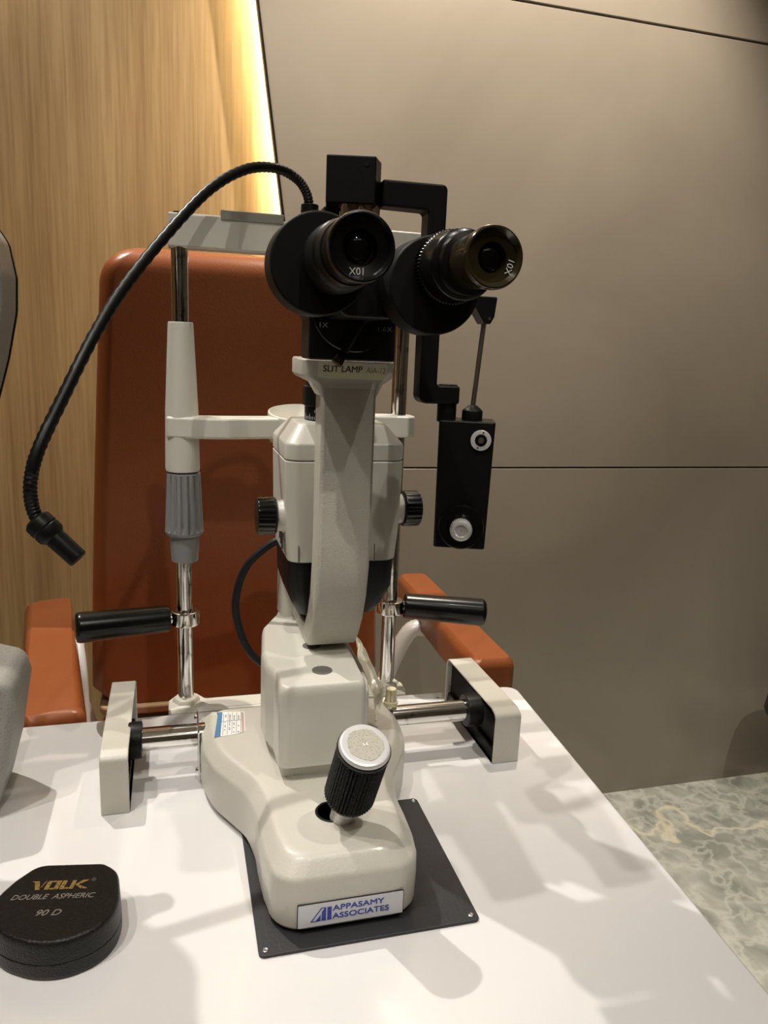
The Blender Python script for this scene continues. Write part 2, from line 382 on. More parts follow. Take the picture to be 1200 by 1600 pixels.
# --- wide base with its waist, narrow towards the viewer
half = [(0.057, 0.0), (0.060, 0.06), (0.0605, 0.085), (0.066, 0.115), (0.078, 0.140), (0.0905, 0.165), (0.0975, 0.195), (0.099, 0.225), (0.096, 0.262)]
CX = 0.1175; Y0 = 0.4655
def base_outline(ins, n=5):
    P = [(CX - x + ins * (1 if i else 1), Y0 + y) for i, (x, y) in enumerate(half)]
    P[0] = (P[0][0], Y0 + ins); P[-1] = (P[-1][0], P[-1][1] - ins)
    left = [tuple(v)[:2] for v in smooth_path([Vector((a, b, 0)) for a, b in P], 5)]
    # rounded front corner
    out = []
    rc = 0.024 - ins * .3
    fl = left[0]
    cx_, cy_ = fl[0] + rc, fl[1] + rc
    corner = [(cx_ + rc * math.cos(a), cy_ + rc * math.sin(a)) for a in [PI * 1.5 - k / 8 * PI / 2 for k in range(9)]]
    left2 = corner + [p for p in left if p[1] > cy_ + .001]
    rb = 0.014
    bl = left2[-1]
    left2 = left2[:-1] + [(bl[0] + rb * (1 - math.cos(a)), bl[1] - rb + rb * math.sin(a)) for a in [k / 5 * PI / 2 for k in range(6)]]
    right = [(2 * CX - x, y) for x, y in left2][::-1]
    return left2 + right
rings = []
for z, ins in ((0.005, 0.002), (0.008, 0.0005), (0.03, 0.0), (0.0435, 0.0003), (0.0460, 0.0012), (0.0478, 0.0024), (0.0545, 0.0082), (0.0565, 0.0100), (0.0578, 0.0120), (0.0583, 0.0150), (0.0583, 0.0170)):
    rings.append([(x, y, z) for x, y in base_outline(ins)])
bb = link('base', G().loft(rings), 'cream', sl)
link('underside', G().loft([[(x, y, z) for x, y in base_outline(0.008)] for z in (0.0026, 0.0052)]), 'black_matt', sl)
# joystick well
link('joystick_well', G().lathe([(0, 0.0), (0.0, 0.0125), (0.0005, 0.0125), (0.0008, 0.0135), (0.0002, 0.0145), (-0.0004, 0.0145)], (0.1165, 0.5255, 0.0583)), 'black_matt', sl)
# maker's label
YL = 0.4645
nl = link('name_label', G().prism(rrect(0.0795, 0.158, 0.0085, 0.0270, 0.0008, 3), YL, YL + 0.0012, 'y'), 'label', sl)
link('label_border', G().prism(rrect(0.0790, 0.1585, 0.0080, 0.0275, 0.001, 3), YL + 0.0002, YL + 0.0012, 'y'), 'ink', nl)
text('lettering', 'APPASAMY', 'blue', nl, (0.1045 + 0.0195, YL - 0.0001, 0.0213), (1, 0, 0), (0, 0, 1), 0.0062, width=0.0385, heavy=0.00022)
text('lettering', 'ASSOCIATES', 'blue', nl, (0.1045 + 0.0215, YL - 0.0001, 0.0147), (1, 0, 0), (0, 0, 1), 0.0062, width=0.0425, heavy=0.00022)
g = G(); lx = 0.0885; lz = 0.0125
def lp(pts): g.prism([(lx + a, lz + b) for a, b in pts], YL - 0.0002, YL + 0.0002, 'y')
H_ = 0.0108
lp([(0, 0), (0.0009, 0), (0.0088, H_), (0.0079, H_)]); lp([(0, 0), (0.0075, 0), (0.0075, 0.0005), (0, 0.0005)]); lp([(0.008, H_), (0.0106, H_), (0.0106, H_ - .0005), (0.008, H_ - .0005)])
lp([(0.0035, 0.0), (0.0075, 0.0), (0.0075, 0.0052)])
lp([(0.0082, 0.0), (0.0115, 0.0), (0.0115, H_), (0.0108, H_), (0.0082, 0.0072)])
lp([(0.0123, 0.0), (0.0155, 0.0), (0.0155, H_), (0.0123, H_)])
link('logo', g, 'blue', nl, smooth=False)
# inventory sticker on the left shoulder
ZS = 0.0584
st = link('sticker', G().prism([(0.0310, 0.6600), (0.0500, 0.6620), (0.0600, 0.6660), (0.0630, 0.7060), (0.0372, 0.7085)], ZS, ZS + 0.0004), 'label_white', sl, label='small white asset sticker with a blue left edge')
link('blue_band', G().prism([(0.0310, 0.6600), (0.0365, 0.6605), (0.0415, 0.7081), (0.0372, 0.7085)], ZS + .0004, ZS + .0006), 'sticker_blue', st)
link('red_band', G().prism([(0.0568, 0.6650), (0.0588, 0.6660), (0.0617, 0.7040), (0.0597, 0.7045)], ZS + .0004, ZS + .0006), 'sticker_red', st)
g = G()
for k in range(5):
    x = 0.0385 + k * 0.0042
    g.prism([(x, 0.6625 + .0003 * k), (x + .0004, 0.6625 + .0003 * k), (x + .0042, 0.7055), (x + .0038, 0.7055)], ZS + .0004, ZS + .0006)
rnd = random.Random(4)
for k in range(4):
    for j in range(13):
        if rnd.random() < .35: continue
        x = 0.0400 + k * 0.0042; y = 0.6655 + j * 0.0029; x += (y - 0.6625) * 0.09
        g.prism([(x, y), (x + .0008 + .0008 * rnd.random(), y), (x + .0011, y + .0016), (x, y + .0016)], ZS + .0004, ZS + .0006)
g.prism([(0.0385, 0.6885), (0.0585, 0.6890), (0.0585, 0.6894), (0.0385, 0.6889)], ZS + .0004, ZS + .0006)
link('print', g, 'dim_ink', st, smooth=False)
# lock knob right rear
g = G().lathe([(0, 0.0072), (0.001, 0.0074), (0.004, 0.0072), (0.0045, 0.0065), (0.005, 0.0062), (0.0165, 0.0058), (0.018, 0.005), (0.0182, 0.0)], (0.213, 0.700, 0.0555), seg=48, flute=(6, 0.0018, 0.0048, 0.017, 3))
link('lock_knob', g, 'ivory', sl, label='ivory ribbed lock knob')
# axle tubes
for x0, x1 in ((-0.036, 0.024), (0.214, 0.298)):
    link('axle', G().cyl((x0, 0.70, 0.0415), (x1, 0.70, 0.0415), 0.0112, seg=40), 'chrome', sl, label='bright steel axle tube')
g = G().box(0.0165, 0.0182, 0.677, 0.722, 0.009, 0.0555)
fp = link('axle_flange', g, 'steel', sl, bevel=0.0004)
for y, z in ((0.682, 0.014), (0.717, 0.051)):
    link('screw', G().lathe([(0, 0.003), (0.0012, 0.0028), (0.0022, 0.0014), (0.0023, 0)], (0.0165, y, z), (-1, 0, 0), seg=20), 'chrome', fp)
# wheels inside the rail covers
for x0, x1 in ((-0.0475, -0.0345), (0.296, 0.3125)):
    link('axle_hub', G().cyl((x0, 0.70, 0.0415), (x1, 0.70, 0.0415), 0.0175, seg=36, ch=0.0015), 'black', sl)
# --- carriage body
plan = [(0.0795, 0.572), (0.1530, 0.572), (0.1545, 0.640), (0.1560, 0.715), (0.150, 0.775), (0.106, 0.775), (0.098, 0.748), (0.080, 0.712), (0.0725, 0.650), (0.0735, 0.625), (0.0790, 0.606)]
rad = [0.008, 0.006, 0.02, 0.02, 0.01, 0.01, 0.015, 0.02, 0.02, 0.012, 0.012]
body = rpoly(plan, rad, 5)
cxm, cym = 0.123, 0.665
def shr(P, d): return [(x + (cxm - x) * d / 0.045, y + (cym - y) * d / 0.09) for x, y in P]
rings = [[(x, y, z) for x, y in shr(body, d)] for z, d in ((0.072, -0.0002), (0.076, 0), (0.136, 0), (0.1405, 0.0006), (0.1435, 0.0016), (0.145, 0.0032))]
link('carriage', G().loft(rings), 'cream_smooth', sl)
link('side_panel', G().prism(rpoly([(0.140, 0.592), (0.1600, 0.592), (0.1655, 0.620), (0.1665, 0.700), (0.158, 0.765), (0.140, 0.765)], 0.004, 4), 0.0575, 0.128), 'cream_smooth', sl, bevel=0.003)
link('carriage_foot', G().loft([[(x, y + 0.003, z) for x, y in shr(body, 0.0045)] for z in (0.0575, 0.0725)]), 'cream_smooth', sl)
for (x, y, r) in ((0.1195, 0.6005, 0.0088), (0.1200, 0.656, 0.0085)):
    link('hole_plug', G().lathe([(0, r), (0.0004, r), (0.0004, r * .8), (0.0002, 0)], (x, y, 0.145), seg=32), 'slot', sl)
link('column', G().loft([[(x, y, z) for x, y in rrect(0.103 - k, 0.148, 0.735, 0.775, 0.008)] for z, k in ((0.144, 0.001), (0.235, 0))]), 'cream_smooth', sl)
# peeling protective film on the right shoulder
FI = [(0.1753, 0.715, 0.1286), (0.1759, 0.705, 0.1207), (0.1745, 0.695, 0.1138), (0.1771, 0.68, 0.105), (0.1796, 0.665, 0.0954), (0.1811, 0.655, 0.0912), (0.1801, 0.645, 0.0828), (0.1786, 0.635, 0.0715)]
FO = [(0.1781, 0.721, 0.1268), (0.1821, 0.711, 0.1213), (0.1838, 0.701, 0.1176), (0.1885, 0.686, 0.1056), (0.1908, 0.671, 0.0985), (0.1955, 0.661, 0.0946), (0.1865, 0.651, 0.0746), (0.1822, 0.641, 0.0694)]
fi = smooth_path([Vector(p) for p in FI], 4); fo = smooth_path([Vector(p) for p in FO], 4); rows = []
for i, (a, b) in enumerate(zip(fi, fo)):
    row = []
    for k in range(6):
        u = k / 5; p = a.lerp(b, u); p.y += 0.0035 * math.sin(u * PI) + 0.0012 * math.sin(i * .9 + k * 1.7); p.z += 0.0008 * math.sin(i * 1.3 + 2 * k); row.append(p)
    rows.append(row + [p + Vector((0.0003, 0.0006, 0)) for p in row[::-1]])
link('protective_film', G().loft(rows), 'film', sl, smooth=True, label='yellowish protective film peeling off the carriage')
# --- arm: upright in front, curving back under the lamp housing
prof = [(0.600, 0.388), (0.600, 0.262), (0.6015, 0.235), (0.607, 0.208), (0.617, 0.184), (0.630, 0.164), (0.641, 0.152), (0.650, 0.1485), (0.785, 0.1485), (0.785, 0.163), (0.668, 0.163), (0.660, 0.168), (0.647, 0.184), (0.637, 0.205), (0.631, 0.235), (0.629, 0.262), (0.629, 0.388)]
arm = link('arm', G().prism(rpoly(prof, [0.0] * 6 + [0.004, 0.004] + [0.0] * 9, 3), 0.1135, 0.1585, 'x'), 'cream_worn', sl, bevel=0.0028)
def rr3(x0, x1, y0, y1, r, z): return [(a, b, z) for a, b in rrect(x0, x1, y0, y1, r, 5)]
g = G().loft([rr3(0.1125, 0.1595, 0.6005, 0.63, 0.004, 0.380), rr3(0.108, 0.164, 0.600, 0.64, 0.005, 0.3895), rr3(0.0985, 0.1715, 0.6000, 0.655, 0.008, 0.3940), rr3(0.0972, 0.1728, 0.5990, 0.66, 0.008, 0.3965), rr3(0.0972, 0.1728, 0.5965, 0.66, 0.008, 0.4075), rr3(0.0985, 0.1715, 0.599, 0.66, 0.007, 0.409)])
pf = link('arm_head', g, 'cream_smooth', sl)
NP = lambda z, o=0.0: 0.5958 + (0.4075 - z) * 0.24 + o      # the plate leans forward at its top
pp = rpoly([(0.1095, 0.3950), (0.1640, 0.3935), (0.1655, 0.3965), (0.1660, 0.4065), (0.1095, 0.4075)], 0.001, 3)
npl = link('name_plate', G().loft([[(x, NP(z), z) for x, z in pp], [(x, NP(z, .0012), z) for x, z in pp]]), 'gold_plate', sl, label='worn pale gold name plate')
ydn = (0, -0.24, 1)
text('lettering', 'SLIT LAMP', 'ink', npl, (0.1292, NP(0.4012, -.0001), 0.4012), (1, 0, 0), ydn, 0.0072, width=0.0315, heavy=0.00018)
text('lettering', 'AIA-12', 'faint_ink', npl, (0.1565, NP(0.4009, -.0001), 0.4009), (1, 0, 0), ydn, 0.0070, width=0.0160)
# --- lamp housing
def hr(z, ix, iy, r=0.013, ch=0): return rr3(0.0925 + ix, 0.2010 - ix, 0.6480 + iy, 0.752 - iy, r, z)
hs = link('lamp_housing', G().loft([hr(0.2275, 0.0045, 0.0015), hr(0.2285, 0.0038, 0.0), hr(0.262, 0.001, 0.0), hr(0.3185, 0.0, 0.0), hr(0.3195, 0.0008, 0.0008)]), 'cream_smooth', sl)
link('housing_cap', G().loft([hr(0.3202, 0.0008, 0.0008), hr(0.3212, 0.0, 0.0), hr(0.3330, 0.0, 0.0), hr(0.3355, 0.0012, 0.001), hr(0.3495, 0.0125, 0.017, 0.009), hr(0.3512, 0.0145, 0.0195, 0.008)]), 'cream_smooth', hs)
link('bulb_cover', G().loft([hr(0.1690, 0.0200, 0.024, 0.010), hr(0.1710, 0.0172, 0.020, 0.010), hr(0.185, 0.0098, 0.0105), hr(0.200, 0.0050, 0.0045), hr(0.2272, 0.0045, 0.0018)]), 'black', hs, label='glossy black lower bulb cover')
link('vent', G().box(0.0925, 0.0937, 0.669, 0.6715, 0.236, 0.250).box(0.0925, 0.0937, 0.677, 0.6795, 0.239, 0.253).box(0.0925, 0.0937, 0.685, 0.6875, 0.242, 0.256), 'slot', hs)
for sx in (0.1045, 0.1745):
    gg = G().prism([(sx, 0.2287), (sx + .0006, 0.2287), (sx + .0006, 0.244), (sx, 0.244)], 0.6474, 0.6482, 'y')
    link('panel_seam', gg, 'slot', hs)
link('switch', G().box(0.1655, 0.1685, 0.6465, 0.6485, 0.2455, 0.2565), 'black_matt', hs)
for sgn, xw, ky, kz in ((-1, 0.0965, 0.672, 0.2665), (1, 0.1990, 0.680, 0.2695)):
    link('knob_boss', G().lathe([(-0.004, 0.020), (0.0015, 0.0165), (0.004, 0.0145), (0.0095, 0.0140)], (xw, ky, kz), (sgn, 0, 0)), 'cream_smooth', hs)
    g = G().lathe([(0, 0.0155), (0.001, 0.0168), (0.0025, 0.0172), (0.0155, 0.0172), (0.0168, 0.0165), (0.0178, 0.0140), (0.0176, 0.006), (0.0176, 0)], (xw + sgn * 0.0090, ky, kz), (sgn, 0, 0), seg=120, flute=(20, 0.0013, 0.003, 0.0158, 2))
    link('width_knob', g, 'black_gloss', hs)
# --- illumination column: dials above the housing
g = G().lathe([(0, 0.0232), (0.0135, 0.0232), (0.014, 0.0240), (0.0145, 0.0252), (0.030, 0.0252), (0.0315, 0.0245), (0.032, 0.0222), (0.048, 0.0222), (0.050, 0.016), (0.058, 0.016)], (0.1400, 0.700, 0.3505), seg=72)
dl = link('filter_dial', g, 'black', sl)
for i, a in enumerate([180 + 8 + 5 * k for k in range(16)]):
    aa = math.radians(a); h = 0.005 if i % 4 == 0 else 0.0028; rr_ = 0.0233
    p = Vector((0.1400 + rr_ * math.cos(aa), 0.700 + rr_ * math.sin(aa), 0.3525)); t = Vector((-math.sin(aa), math.cos(aa), 0)) * 0.00018
    if i == 0: gt = G()
    nrm = Vector((math.cos(aa), math.sin(aa), 0)) * 0.0002
    gt.loft([[p - t, p + t, p + t + nrm, p - t + nrm], [q + Vector((0, 0, h)) for q in (p - t, p + t, p + t + nrm, p - t + nrm)]])
link('scale', gt, 'white_ink', dl, smooth=False)
text('lettering', '150', 'white_ink', dl, (0.1400 + 0.0235 * math.cos(math.radians(228)), 0.700 + 0.0235 * math.sin(math.radians(232)), 0.3602), (-math.sin(math.radians(232)), math.cos(math.radians(232)), 0), (0, 0, 1), 0.0034)
link('set_screw', G().lathe([(0, 0.0042), (0.010, 0.0042), (0.0105, 0.0036)], (0.1275, 0.679, 0.3835), seg=24), 'chrome', sl)
link('illumination_tower', G().box(0.128, 0.167, 0.685, 0.722, 0.4085, 0.470).box(0.130, 0.165, 0.687, 0.720, 0.395, 0.4085), 'black', sl, bevel=0.002)
# --- microscope
mi = link('microscope_body', G().prism(rpoly([(0.0955, 0.4088), (0.1610, 0.4088), (0.1610, 0.440), (0.171, 0.452), (0.1690, 0.486), (0.149, 0.4905), (0.106, 0.4905), (0.088, 0.480), (0.0855, 0.452), (0.0955, 0.438)], 0.002, 3), 0.5600, 0.5960, 'y'), 'black', sl, bevel=0.0015)
link('body_neck', G().box(0.1075, 0.119, 0.575, 0.592, 0.5070, 0.5180).box(0.106, 0.1485, 0.556, 0.592, 0.488, 0.5070), 'black', mi, bevel=0.001)
link('binocular_bridge', G().prism(rpoly([(0.090, 0.450), (0.110, 0.438), (0.140, 0.438), (0.158, 0.446), (0.158, 0.476), (0.132, 0.484), (0.092, 0.484)], 0.004, 3), 0.498, 0.5602, 'y'), 'black', mi, bevel=0.002)
link('objective', G().cyl((0.1285, 0.596, 0.452), (0.1285, 0.626, 0.452), 0.019, 0.017), 'black', mi)
# magnification changer
md = link('magnification_disc', G().lathe([(0, 0.0325), (0.0022, 0.0325), (0.003, 0.0318), (0.003, 0)], (0.1285, 0.5602, 0.4475), (0, -1, 0), seg=72), 'black_gloss', sl)
link('disc_panel', G().box(0.1215, 0.1375, 0.5558, 0.5574, 0.4160, 0.4520), 'black', md, bevel=0.0003)
link('screw', G().lathe([(0, 0.0032), (0.0008, 0.0032), (0.001, 0.0022), (0.0002, 0.0020), (0.0002, 0)], (0.1300, 0.5560, 0.4215), (0, -1, 0), seg=20), 'black_gloss', md)
text('lettering', '1X', 'white_ink', md, (0.1050, 0.5570, 0.4335), (1, 0, 0), (0, 0, 1), 0.0052, width=0.0062)
text('lettering', '1.6X', 'slot', md, (0.1512, 0.5570, 0.4325), (1, 0, 0), (0, 0, 1), 0.0050, width=0.0110)
lv = link('magnification_lever', G().tube([(0.1352, 0.5535, 0.4405), (0.127, 0.548, 0.4285), (0.1175, 0.543, 0.4145)], [0.0022, 0.0030], seg=12), 'lever', sl)
link('lever_pivot', G().lathe([(0, 0.0045), (0.003, 0.0045), (0.0042, 0.0030), (0.0042, 0)], (0.1352, 0.5560, 0.4405), (0, -1, 0), seg=8), 'black', lv)
d = Vector((-0.0095, -0.005, -0.0140)).normalized(); s_ = Vector((0.83, -0.1, -0.55)).normalized()
p = Vector((0.1178, 0.543, 0.4150)); q = p + d * 0.0105; u_ = d.cross(s_).normalized()
g = G().loft([[c + s_ * a * r + u_ * b * 0.0022 for a, b in ((-1, -1), (1, -1), (1, 1), (-1, 1))] for c, r in ((p, 0.0030), (q, 0.0040))])
link('lever_tip', g, 'bronze', lv, bevel=0.0006)
# prism housings + eyepieces
for i, (dx, dz, ex_, ez_) in enumerate(((0.0862, 0.4672, 0.0950, 0.4700), (0.1600, 0.4590, 0.1672, 0.4695))):
    g = G().lathe([(0, 0.0288), (0.0006, 0.0298), (0.0016, 0.0303), (0.026, 0.0306), (0.028, 0.0298), (0.028, 0)], (dx, 0.4700, dz), (0, 1, 0), seg=96)
    ph = link('prism_housing', g, 'black_matt', sl)
    if i == 0:
        pr = [(0, 0.0), (0, 0.0205), (0.010, 0.0208), (0.0105, 0.0196), (0.0125, 0.0196), (0.013, 0.0206), (0.030, 0.0200), (0.031, 0.0192), (0.0325, 0.0180), (0.036, 0.0180), (0.0365, 0.0188), (0.045, 0.0188), (0.047, 0.0182), (0.0475, 0.0172)]
        ey = link('eyepiece', G().lathe(pr, (ex_, 0.4700, ez_), (0, -1, 0), seg=96), 'black', sl, label='left eyepiece, black and pushed in')
        yf = 0.4225; rc = 0.0172; rim = 0.0178; m_ = 'black_gloss'
        # flared cap
        cp = [(0, 0.0174), (0.006, 0.0176), (0.018, 0.0182), (0.0205, 0.0182), (0.0222, 0.0176), (0.0225, 0.0168), (0.0215, 0.0160), (0.0190, 0.0148), (0.0175, 0.0095), (0.0130, 0.0082), (0.0115, 0.0)]
        cap = link('eye_cap', G().lathe(cp, (ex_, yf, ez_), (0, -1, 0), seg=96), m_, ey)
        tpos, rot, yt = (ex_ - 0.0015, -0.0118), PI, yf - 0.0186
        lens_y = yf - 0.0135
    else:
        pr = [(0, 0.0), (0, 0.0222), (0.0010, 0.0228), (0.0085, 0.0228), (0.0095, 0.0218), (0.0105, 0.0214), (0.028, 0.0208), (0.029, 0.0200), (0.030, 0.0176), (0.0335, 0.0170), (0.0345, 0.0180), (0.0400, 0.0180), (0.0410, 0.0150), (0.0445, 0.0146)]
        ey = link('eyepiece', G().lathe(pr, (ex_, 0.4700, ez_), (0, -1, 0), seg=192, flute=(64, 0.0010, 0.0008, 0.0088, 2)), 'black_gloss', sl, label='right eyepiece, extended with a ribbed ring')
        cp = [(0, 0.0146), (0.001, 0.0152), (0.012, 0.0156), (0.020, 0.0163), (0.0265, 0.0170), (0.0285, 0.0170), (0.0300, 0.0163), (0.0302, 0.0155), (0.0290, 0.0146), (0.0272, 0.0132), (0.0262, 0.0082), (0.0215, 0.0074), (0.0200, 0.0)]
        cap = link('eye_cap', G().lathe(cp, (ex_, 0.4262, ez_), (0, -1, 0), seg=96), 'bronze', ey, label='glossy bronze-black eye cap')
        yf = 0.4262; yt = yf - 0.0272; tpos, rot = (ex_ + 0.0098, -0.0042), math.radians(-105); lens_y = yf - 0.0225
    link('lens', G().lathe([(0, 0.0072), (0.0012, 0.0060), (0.0018, 0.0035), (0.0020, 0)], (ex_, lens_y, ez_), (0, -1, 0), seg=48), 'glass', ey)
    xd = Vector((math.cos(rot), 0, math.sin(rot))); yd = Vector((-math.sin(rot), 0, math.cos(rot)))
    text('lettering', '10X', 'white_ink', ey, (tpos[0], yt - 0.0004, ez_ + tpos[1]), xd, yd, 0.0052, width=0.0078)
# --- joystick
ax = Vector((0.075, -0.405, 0.91)).normalized(); B = Vector((0.1222, 0.5150, 0.0625))
js = link('joystick', G().lathe([(-0.012, 0.0096), (0.004, 0.0098), (0.009, 0.0104), (0.0125, 0.0122), (0.0205, 0.0165), (0.022, 0.0165)], B, ax, seg=48), 'silver', sl)
g = G(); pr = [(0.0195, 0.0150), (0.0225, 0.0178), (0.026, 0.0190)]
t = 0.026
while t < 0.0775: pr.append((t + 0.0002, 0.0197)); pr.append((t + 0.0009, 0.0197)); pr.append((t + 0.0011, 0.0186)); pr.append((t + 0.0016, 0.0186)); t += 0.0018
pr += [(0.0790, 0.0200), (0.0815, 0.0200), (0.0825, 0.0190)]
link('grip', g.lathe(pr, B, ax, seg=180, flute=(48, 0.0012, 0.0258, 0.0778, 3)), 'knurl', js)
link('grip_cap', G().lathe([(0.0800, 0.0194), (0.0828, 0.0193), (0.0848, 0.0182), (0.0855, 0.0165), (0.0856, 0.0)], B, ax, seg=72), 'silver', js)
rnd = random.Random(3); rg = []
e1 = ax.orthogonal().normalized(); e2 = ax.cross(e1)
patch = []
for k in range(90):
    a = 2 * PI * k / 90; r = 0.0134 + rnd.uniform(-0.0004, 0.0004) + 0.0005 * math.sin(5 * a)
    patch.append(B + ax * 0.0856 + e1 * r * math.cos(a) + e2 * r * math.sin(a))
link('worn_patch', G().loft([patch, [p + ax * 0.0002 for p in patch]]), 'worn_silver', js, label='patch where the silver is worn off')
link('ring_mark', G().lathe([(0.0857, 0.0011), (0.0860, 0.0012), (0.0861, 0.0014), (0.0860, 0.0016), (0.0857, 0.0017)], B, ax, seg=24), 'steel', js)
# --- power cable behind
link('power_cable', G().tube([(0.110, 0.738, 0.226), (0.093, 0.742, 0.222), (0.067, 0.745, 0.196), (0.057, 0.745, 0.156), (0.067, 0.745, 0.114), (0.085, 0.742, 0.092), (0.105, 0.735, 0.088)], 0.0040, seg=14), 'black_rubber', sl)

# ================================================================== TONOMETER
tn = root('tonometer', (0.2185, 0.565, 0.264), 'black applanation tonometer hanging from a bent bracket right of the eyepieces', 'tonometer')
link('mounting_block', G().prism(rpoly([(0.1062, 0.5650), (0.1400, 0.5560), (0.1480, 0.5720), (0.1500, 0.5900), (0.1130, 0.5990)], 0.0012, 3), 0.5185, 0.5505), 'black', tn, bevel=0.001)
link('screw_hole', G().lathe([(0, 0.0023), (0.0003, 0.0024), (0.0003, 0.0019), (0.0001, 0)], (0.1334, 0.5577, 0.5458), (-0.257, -0.966, 0), seg=20), 'black_matt', tn)
for x in (0.1205, 0.1325, 0.1432):
    link('pin', G().cyl((x, 0.566, 0.5072), (x, 0.566, 0.5190), 0.0033, seg=24), 'chrome', tn)
br = rpoly([(0.1470, 0.5370), (0.1470, 0.5190), (0.1820, 0.5185), (0.1820, 0.3785), (0.2150, 0.3785), (0.2150, 0.3925), (0.1960, 0.3925), (0.1960, 0.5375)], [0, 0, 0.003, 0.006, 0.002, 0.002, 0.002, 0.004], 4)
link('bracket', G().prism(br, 0.560, 0.578, 'y'), 'black', tn, bevel=0.0015)
link('post', G().cyl((0.2080, 0.569, 0.364), (0.2080, 0.569, 0.3935), 0.0076, seg=32, ch=0.001), 'black', tn)
TP = Vector((0.2195, 0.552, 0)); TR = Matrix.Translation(TP) @ Matrix.Rotation(math.radians(-20), 4, 'Z') @ Matrix.Translation(-TP)
def turned(g):
    bmesh.ops.transform(g.bm, matrix=TR, verts=g.bm.verts); return g
tb_ = link('housing', turned(G().loft([[(a, b, 0.2640) for a, b in rrect(0.1985, 0.2395, 0.552, 0.588, 0.003)], [(a, b, 0.3660) for a, b in rrect(0.1975, 0.2415, 0.552, 0.588, 0.003)]])), 'black', tn, bevel=0.001)
dk = link('dial', turned(G().lathe([(0, 0.0080), (0.0012, 0.0080), (0.0015, 0.0076), (0.0015, 0.0048), (0.0008, 0.0046), (0.0008, 0)], (0.2308, 0.552, 0.3520), (0, -1, 0), seg=48)), 'silver', tn, label='small silver ring dial')
link('dial_ring', turned(G().lathe([(0.0008, 0.0047), (0.0016, 0.0046), (0.0018, 0.0040), (0.0018, 0)], (0.2308, 0.552, 0.3520), (0, -1, 0), seg=40)), 'black_gloss', dk)
link('dial_screw', turned(G().lathe([(0.0018, 0.0024), (0.0028, 0.0023), (0.003, 0.0015), (0.0026, 0)], (0.2308, 0.552, 0.3520), (0, -1, 0), seg=24)), 'steel', dk)
for a in (75, 250):
    link('rivet', turned(G().lathe([(0, 0.0007), (0.0017, 0.0007)], (0.2308 + .0063 * math.cos(math.radians(a)), 0.552, 0.3520 + .0063 * math.sin(math.radians(a))), (0, -1, 0), seg=12)), 'ink', dk)
dr = link('force_drum', turned(G().lathe([(0, 0.0180), (0.003, 0.0182), (0.0045, 0.0176), (0.005, 0.0165), (0.005, 0.011), (0.009, 0.0095), (0.009, 0)], (0.2195, 0.552, 0.2825), (0, -1, 0), seg=72)), 'black_gloss', tn)
link('drum_knob', turned(G().lathe([(0.008, 0.0082), (0.0088, 0.0088), (0.0155, 0.0088), (0.0175, 0.0070), (0.0178, 0.0052), (0.0165, 0.0048), (0.0165, 0)], (0.2195, 0.552, 0.2825), (0, -1, 0), seg=120, flute=(30, 0.0006, 0.0085, 0.0165, 1))), 'silver', dr, label='ribbed silver turning knob')
link('feeler_cap', G().lathe([(0, 0.0084), (0.0005, 0.0088), (0.0070, 0.0088), (0.0078, 0.0082), (0.0115, 0.0035), (0.0118, 0.0)], (0.2295, 0.568, 0.3660), seg=8), 'black', tn)
link('feeler_rod', G().cyl((0.2295, 0.568, 0.376), (0.2345, 0.568, 0.4450), 0.0020, 0.0020, seg=16), 'steel', tn)
hp = rpoly([(0.2235, 0.4610), (0.2415, 0.4610), (0.2400, 0.4460), (0.2370, 0.4405), (0.2320, 0.4405), (0.2235, 0.4530)], 0.0012, 3)
phd = link('prism_holder', G().prism(hp, 0.561, 0.577, 'y'), 'black', tn, bevel=0.0008)
link('screw', G().lathe([(0, 0.0012), (0.0006, 0.0011), (0.0006, 0)], (0.2356, 0.561, 0.4445), (0, -1, 0), seg=14), 'steel', phd)

# ================================================================== HEADREST (chin rest frame)
hd = root('headrest', (0.131, 0.86, 0), 'chrome and cream chin rest frame with two black side handles behind the slit lamp', 'chin rest')
XL, XR, YP = 0.0082, 0.2545, 0.86
for x in (XL, XR):
    link('pole', G().cyl((x, YP, -0.03), (x, YP, 0.515), 0.0089, seg=40), 'chrome', hd)
g = G().prism(rpoly([(-0.012, 0.836), (0.275, 0.836), (0.275, 0.862), (0.262, 0.878), (0.246, 0.878), (0.235, 0.862), (0.030, 0.862), (0.020, 0.878), (-0.002, 0.878), (-0.012, 0.862)], 0.006, 4), -0.028, 0.001)
g.prism(rpoly([(-0.010, 0.832), (0.273, 0.832), (0.273, 0.845), (-0.010, 0.845)], 0.002, 2), -0.028, 0.0)
link('mounting_rail', g, 'cream_smooth', hd, bevel=0.0015)
for x in (XL, XR):
    link('pole_socket', G().lathe([(0, 0.0170), (0.006, 0.0165), (0.010, 0.0140), (0.0105, 0.0095)], (x, YP, -0.004), seg=6), 'cream_smooth', hd, bevel=0.001)
# forehead bar: bowed away from the viewer in the middle
path = [(-0.003, 0.862), (0.05, 0.861), (0.132, 0.860), (0.214, 0.861), (0.276, 0.862)]
P2 = smooth_path([Vector((a, b, 0)) for a, b in path], 5)
g = G(); g.loft([[(p.x, p.y - 0.011, 0.5115), (p.x, p.y + 0.011, 0.5115), (p.x, p.y + 0.011, 0.546 - 0.0015), (p.x, p.y - 0.011, 0.546)] for p in P2])
fb = link('forehead_bar', g, 'cream_smooth', hd, bevel=0.0025)
g = G(); g.loft([[(p.x, p.y - 0.0125, 0.5420), (p.x, p.y + 0.012, 0.5420), (p.x, p.y + 0.012, 0.5515), (p.x, p.y - 0.014, 0.5515)] for p in P2 if 0.040 < p.x < 0.131])
link('forehead_pad', g, 'pad', hd, bevel=0.001)
link('pole_cap', G().cyl((XL, YP, 0.5455), (XL, YP, 0.5475), 0.006, seg=20), 'black', hd)
